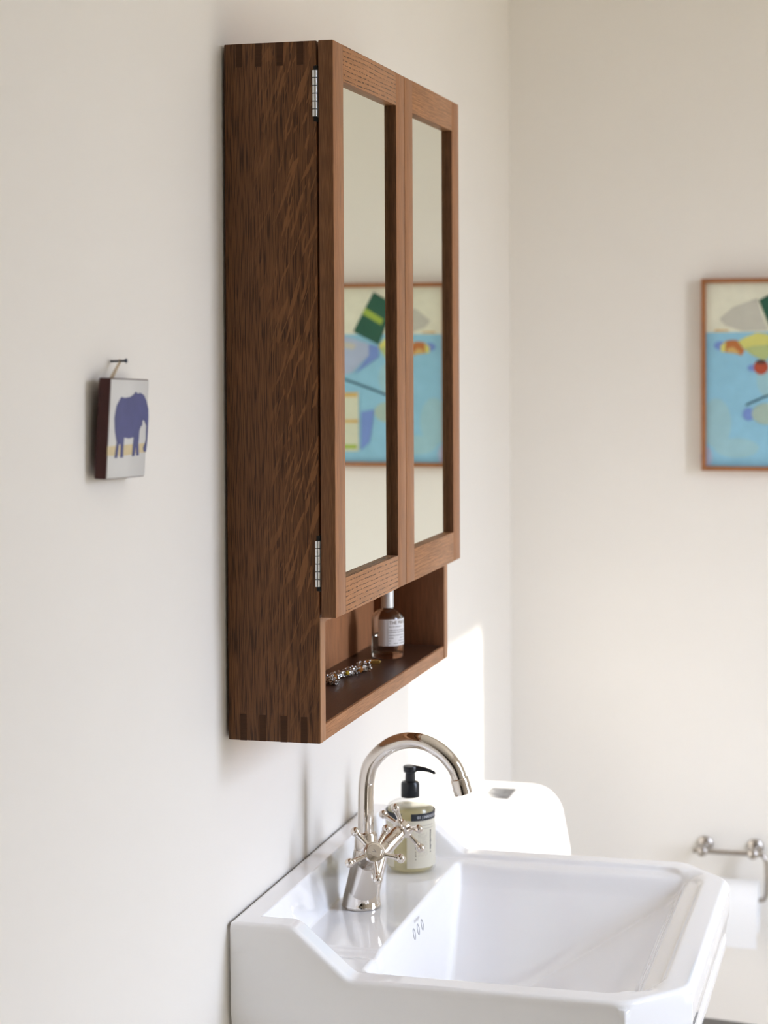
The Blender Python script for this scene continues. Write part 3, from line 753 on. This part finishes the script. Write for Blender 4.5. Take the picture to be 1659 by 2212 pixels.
box('canvas', (pa_x0 + fw - .001, EY - .014, pa_z0 + fw - .001), (pa_x1 - fw + .001, EY - .002, pa_z1 - fw + .001), pc['sky'], paint)
KS = (EY - .0205 + 2.2481) / (1.7187 + 2.2481)
def pk(x, z): return (.8091 + (x - .8091) * KS - .0015, -.3636 + (z + .3636) * KS)
layer = [0]
def stroke(name, pts_, col, conv=True):
    layer[0] += 1; y = EY - .0143 - .00006 * layer[0]
    P_ = [pk(*p) if conv else p for p in pts_]
    bm = bmesh.new(); vs2 = [bm.verts.new((x, y, z)) for x, z in P_]; bm.faces.new(vs2)
    g = bmesh.ops.extrude_face_region(bm, geom=list(bm.faces))
    for e_ in g['geom']:
        if isinstance(e_, bmesh.types.BMVert): e_.co.y += .0002
    bmesh.ops.triangulate(bm, faces=bm.faces)
    bm_obj(name, bm, pc[col], paint)
def oval(cx, cz, rx, rz, n=20, rot=0):
    return [(cx + rx * math.cos(t) * math.cos(rot) - rz * math.sin(t) * math.sin(rot), cz + rx * math.cos(t) * math.sin(rot) + rz * math.sin(t) * math.cos(rot)) for t in [2 * math.pi * k / n for k in range(n)]]
xi0, xi1, zi0, zi1 = pa_x0 + fw, pa_x1 - fw, pa_z0 + fw, pa_z1 - fw
stroke('painted_table', [(xi0, zi0), (xi1, zi0), (xi1, -.3465), (.56, -.3455), (xi0, -.3470)], 'blue', False)
for (cx, cz, rx, rz, c) in ((.43, -.53, .03, .05, 'aqua'), (.47, -.58, .045, .02, 'aqua'), (.41, -.60, .012, .022, 'lav'), (.53, -.44, .02, .035, 'aqua')):
    stroke('painted_patch', oval(cx, cz, rx, rz), c)
stroke('painted_edge', [(.423, -.3455), (.455, -.3445), (.455, -.3420), (.430, -.3405)], 'ochre')
stroke('painted_shade', oval(.4375, -.3735, .012, .009), 'vio')
stroke('painted_shade', oval(.5020, -.4185, .010, .007), 'vio')
stroke('painted_cone', [(.4369, -.319), (.4638, -.296), (.5115, -.279), (.520, -.310), (.5318, -.3429), (.4829, -.3445), (.4484, -.3326)], 'grey')
stroke('painted_leaf', [(.4733, -.3650), (.4900, -.3560), (.5115, -.3476), (.5318, -.3506), (.5484, -.3680), (.5484, -.3764), (.5238, -.3984), (.5019, -.3929), (.4867, -.3813)], 'yellow')
stroke('painted_leaf_shade', [(.4867, -.3790), (.5050, -.3740), (.5318, -.3718), (.5484, -.3764), (.5300, -.4030), (.5180, -.4010), (.5019, -.3929)], 'green')
stroke('painted_fruit', [(.4388, -.3733), (.4503, -.3637), (.4620, -.3620), (.4714, -.3628), (.4867, -.3832), (.4809, -.3938), (.4675, -.3889), (.4560, -.3880), (.4388, -.3849)], 'orange')
stroke('painted_fruit_glint', [(.4388, -.3733), (.4490, -.3660), (.4480, -.3870), (.4388, -.3849)], 'yellow')
stroke('painted_fruit_glint', [(.4520, -.3790), (.4640, -.3760), (.4790, -.3900), (.4675, -.3885), (.4520, -.3875)], 'ochre')
stroke('painted_ball', oval(.5190, -.4170, .0145, .0150), 'red')
stroke('painted_ball_top', oval(.5190, -.4065, .0100, .0045), 'dkred')
stroke('painted_shade', [(.5711, -.3664), (.5494, -.3725), (.5485, -.3943), (.5901, -.4222), (.6026, -.4301), (.5713, -.3903)], 'vio')
stroke('painted_box', [(.640, -.345), (.6094, -.3542), (.5711, -.3664), (.5713, -.3903), (.6068, -.4261), (.640, -.437)], 'lav')
stroke('painted_box_dark', [(.635, -.362), (.6094, -.3640), (.598, -.3690), (.606, -.3790), (.635, -.372)], 'grey')
stroke('painted_book', [(.5602, -.257), (.5150, -.2815), (.5494, -.3685), (.6052, -.3403)][:1] + [(.5155, -.2830), (.5494, -.3685), (.6052, -.3403)], 'book')
stroke('painted_stripe', [(.5779, -.2906), (.5378, -.3149), (.5440, -.3267), (.5853, -.3025)], 'lime')
stroke('painted_brush', [(.680, -.4210), (.61, -.4441), (.5232, -.4758), (.4885, -.4915), (.4895, -.4955), (.5232, -.4800), (.61, -.4485), (.680, -.4250)], 'line')
stroke('painted_shade', oval(.4945, -.5120, .012, .013), 'vio')
stroke('painted_oval', oval(.5300, -.5110, .0295, .0215), 'sage')
stroke('painted_shade', [(.5885, -.510), (.5600, -.5059), (.5640, -.540), (.5700, -.575), (.5890, -.592)], 'vio')
stroke('painted_panel', [(.66, -.4700), (.5942, -.4681), (.5942, -.594), (.66, -.596)], 'panel')
stroke('painted_bar', [(.66, -.4700), (.5965, -.4700), (.5965, -.4790), (.66, -.4800)], 'ochre')
stroke('painted_bar', [(.66, -.5270), (.5945, -.5270), (.5945, -.5340), (.66, -.5340)], 'ochre')
stroke('painted_bar', [(.66, -.5800), (.5985, -.5800), (.5985, -.5890), (.66, -.5890)], 'lime')

# ------------------------------------------------------------------ toilet beyond the basin
TCY = 1.270
toi = thing('toilet', 'white toilet with rounded cistern in the far corner behind the basin', 'toilet', (.30, TCY, FZ))
def rrect(x0, x1, y0, y1, rf, n=10, back=.004):
    out = [(x0, y0)]
    for k in range(n + 1):
        t = -math.pi / 2 + math.pi / 2 * k / n; out.append((x1 - rf + rf * math.cos(t), y0 + rf + rf * math.sin(t)))
    for k in range(n + 1):
        t = math.pi / 2 * k / n; out.append((x1 - rf + rf * math.cos(t), y1 - rf + rf * math.sin(t)))
    out.append((x0, y1)); return out
def loft(rings, close_top=True, close_bot=True):
    V = []; F = []; n = len(rings[0][0])
    for pts_, z in rings: V += [(x, y, z) for x, y in pts_]
    for i in range(len(rings) - 1):
        for k in range(n): F.append([i * n + k, i * n + (k + 1) % n, (i + 1) * n + (k + 1) % n, (i + 1) * n + k])
    if close_bot: F.append(list(range(n))[::-1])
    if close_top: F.append([(len(rings) - 1) * n + k for k in range(n)])
    return V, F
rings = []
for z, xf, hw in ((-1.68, .200, .150), (-1.50, .200, .154), (-1.40, .193, .156), (-1.32, .185, .158)):
    rings.append((rrect(0.0, xf, TCY - hw, TCY + hw, .05), z))
rt_ = .055; zt_ = -1.2030
for k in range(1, 11):
    t = math.pi / 2 * k / 10; ins = rt_ * (1 - math.cos(t)); z = zt_ - rt_ + rt_ * math.sin(t)
    xf = .182 - (z + 1.30) * .20
    rings.append((rrect(0.0, xf - ins * .75, TCY - .158 + ins, TCY + .158 - ins, max(.012, .05 - ins * .6)), z))
V, F = loft(rings); mesh_obj('cistern', V, F, M['ceramic'], toi, True, sharp=60)
fp = box('flush_plate', (.048, TCY - .030, -1.2080), (.096, TCY + .052, -1.2005), M['chrome'], toi, bevel=.0012, label='chrome flush plate')
box('flush_button', (.052, TCY - .026, -1.2010), (.092, TCY + .010, -1.1994), M['chrome'], fp, bevel=.0006)
box('flush_button', (.052, TCY + .012, -1.2010), (.092, TCY + .048, -1.1994), M['chrome'], fp, bevel=.0006)
def egg(x0, x1, hw, cy, n=36):
    out = []
    for k in range(n):
        t = 2 * math.pi * k / n; c, s = math.cos(t), math.sin(t); xm = x0 + (x1 - x0) * .45
        x = xm + (x1 - xm if c > 0 else xm - x0) * (c if c > 0 else math.copysign(abs(c) ** .45, c))
        out.append((x, cy + hw * math.copysign(abs(s) ** .72, s)))
    return out
V, F = loft([(egg(.12, .48, .115, TCY), FZ), (egg(.12, .48, .11, TCY), FZ + .10), (egg(.14, .52, .125, TCY), FZ + .22), (egg(.16, .62, .165, TCY), FZ + .36), (egg(.17, .65, .172, TCY), FZ + .385)])
mesh_obj('bowl', V, F, M['ceramic'], toi, True, sharp=60)
V, F = loft([(egg(.205, .650, .168, TCY), FZ + .388), (egg(.205, .655, .172, TCY), FZ + .392), (egg(.205, .655, .172, TCY), FZ + .408), (egg(.207, .652, .169, TCY), FZ + .412)])
mesh_obj('seat_ring', V, F, M['darkseat'], toi, True, sharp=40)
V, F = loft([(egg(.207, .655, .172, TCY), FZ + .414), (egg(.205, .660, .176, TCY), FZ + .418), (egg(.205, .660, .176, TCY), FZ + .426), (egg(.210, .654, .170, TCY), FZ + .430)])
mesh_obj('seat_lid', V, F, M['darkseat'], toi, True, sharp=40, label='dark grey closed seat lid')

# ------------------------------------------------------------------ paper holder and roll on the far wall
hold = thing('toilet_paper_holder', 'bent metal toilet paper holder mounted on the far wall', 'paper holder', (.46, EY, -1.4))
ry = EY - .060; kx = (ry + 2.2481) / (1.6887 + 2.2481)
def hk(x, z): return (.8091 + (x - .8091) * kx, ry, -.3636 + (z + .3636) * kx)
path = catmull([hk(.384, -1.3925), hk(.45, -1.3930), hk(.515, -1.3935), hk(.526, -1.3990), hk(.530, -1.4120), hk(.530, -1.4660), hk(.527, -1.4790), hk(.516, -1.4850), hk(.45, -1.4850), hk(.40, -1.4850)], 5)
V, F = sweep(path, [.0050] * len(path), 14); mesh_obj('rod', V, F, M['dullsteel'], hold, True, sharp=50)
for x in (.4020, .5030):
    p = hk(x, -1.3935)
    V, F = join(lathe((p[0], EY, p[2]), (0, -1, 0), [(0, .0165), (.004, .0165), (.0065, .0140), (.0075, .0080), (.050, .0070), (.054, .0095), (.060, .0110), (.066, .0095), (.069, .005)], 24))
    mesh_obj('post', V, F, M['dullsteel'], hold, True, sharp=40)
rc = hk(.46, -1.4850); rcz = rc[2] - .0145
roll = thing('toilet_roll', 'white toilet paper roll hanging on the metal holder', 'toilet roll', (rc[0], rc[1], rcz - .06))
xa, xb = hk(.417, 0)[0], hk(.5155, 0)[0]
prof = [(0, .0200), (0, .0520), (.0006, .0532), (xb - xa - .0006, .0532), (xb - xa, .0520), (xb - xa, .0200), (0, .0200)]
V, F = lathe((xa, ry, rcz), (1, 0, 0), prof, 48, False); mesh_obj('paper_roll', V, F, M['toilet_paper'], roll, True, sharp=40)
V = []; F = []
pp = [(-.0534 * math.sin(t), .0534 * math.cos(t)) for t in [math.radians(a) for a in (0, 15, 30, 45, 60, 75, 90)]] + [(-.0536, -.03), (-.0530, -.055), (-.0520, -.0690)]
for (yy, zz) in pp:
    for dd in (0, -.0005): V += [(xa + .001, ry + yy + dd, rcz + zz), (xb - .001, ry + yy + dd, rcz + zz)]
for k in range(len(pp) - 1):
    a = k * 4; b = a + 4
    F += [[a, a + 1, b + 1, b], [a + 2, b + 2, b + 3, a + 3], [a, b, b + 2, a + 2], [a + 1, a + 3, b + 3, b + 1]]
e_ = (len(pp) - 1) * 4; F += [[0, 2, 3, 1], [e_, e_ + 1, e_ + 3, e_ + 2]]
mesh_obj('loose_sheet', V, F, M['toilet_paper'], roll, True, sharp=40)
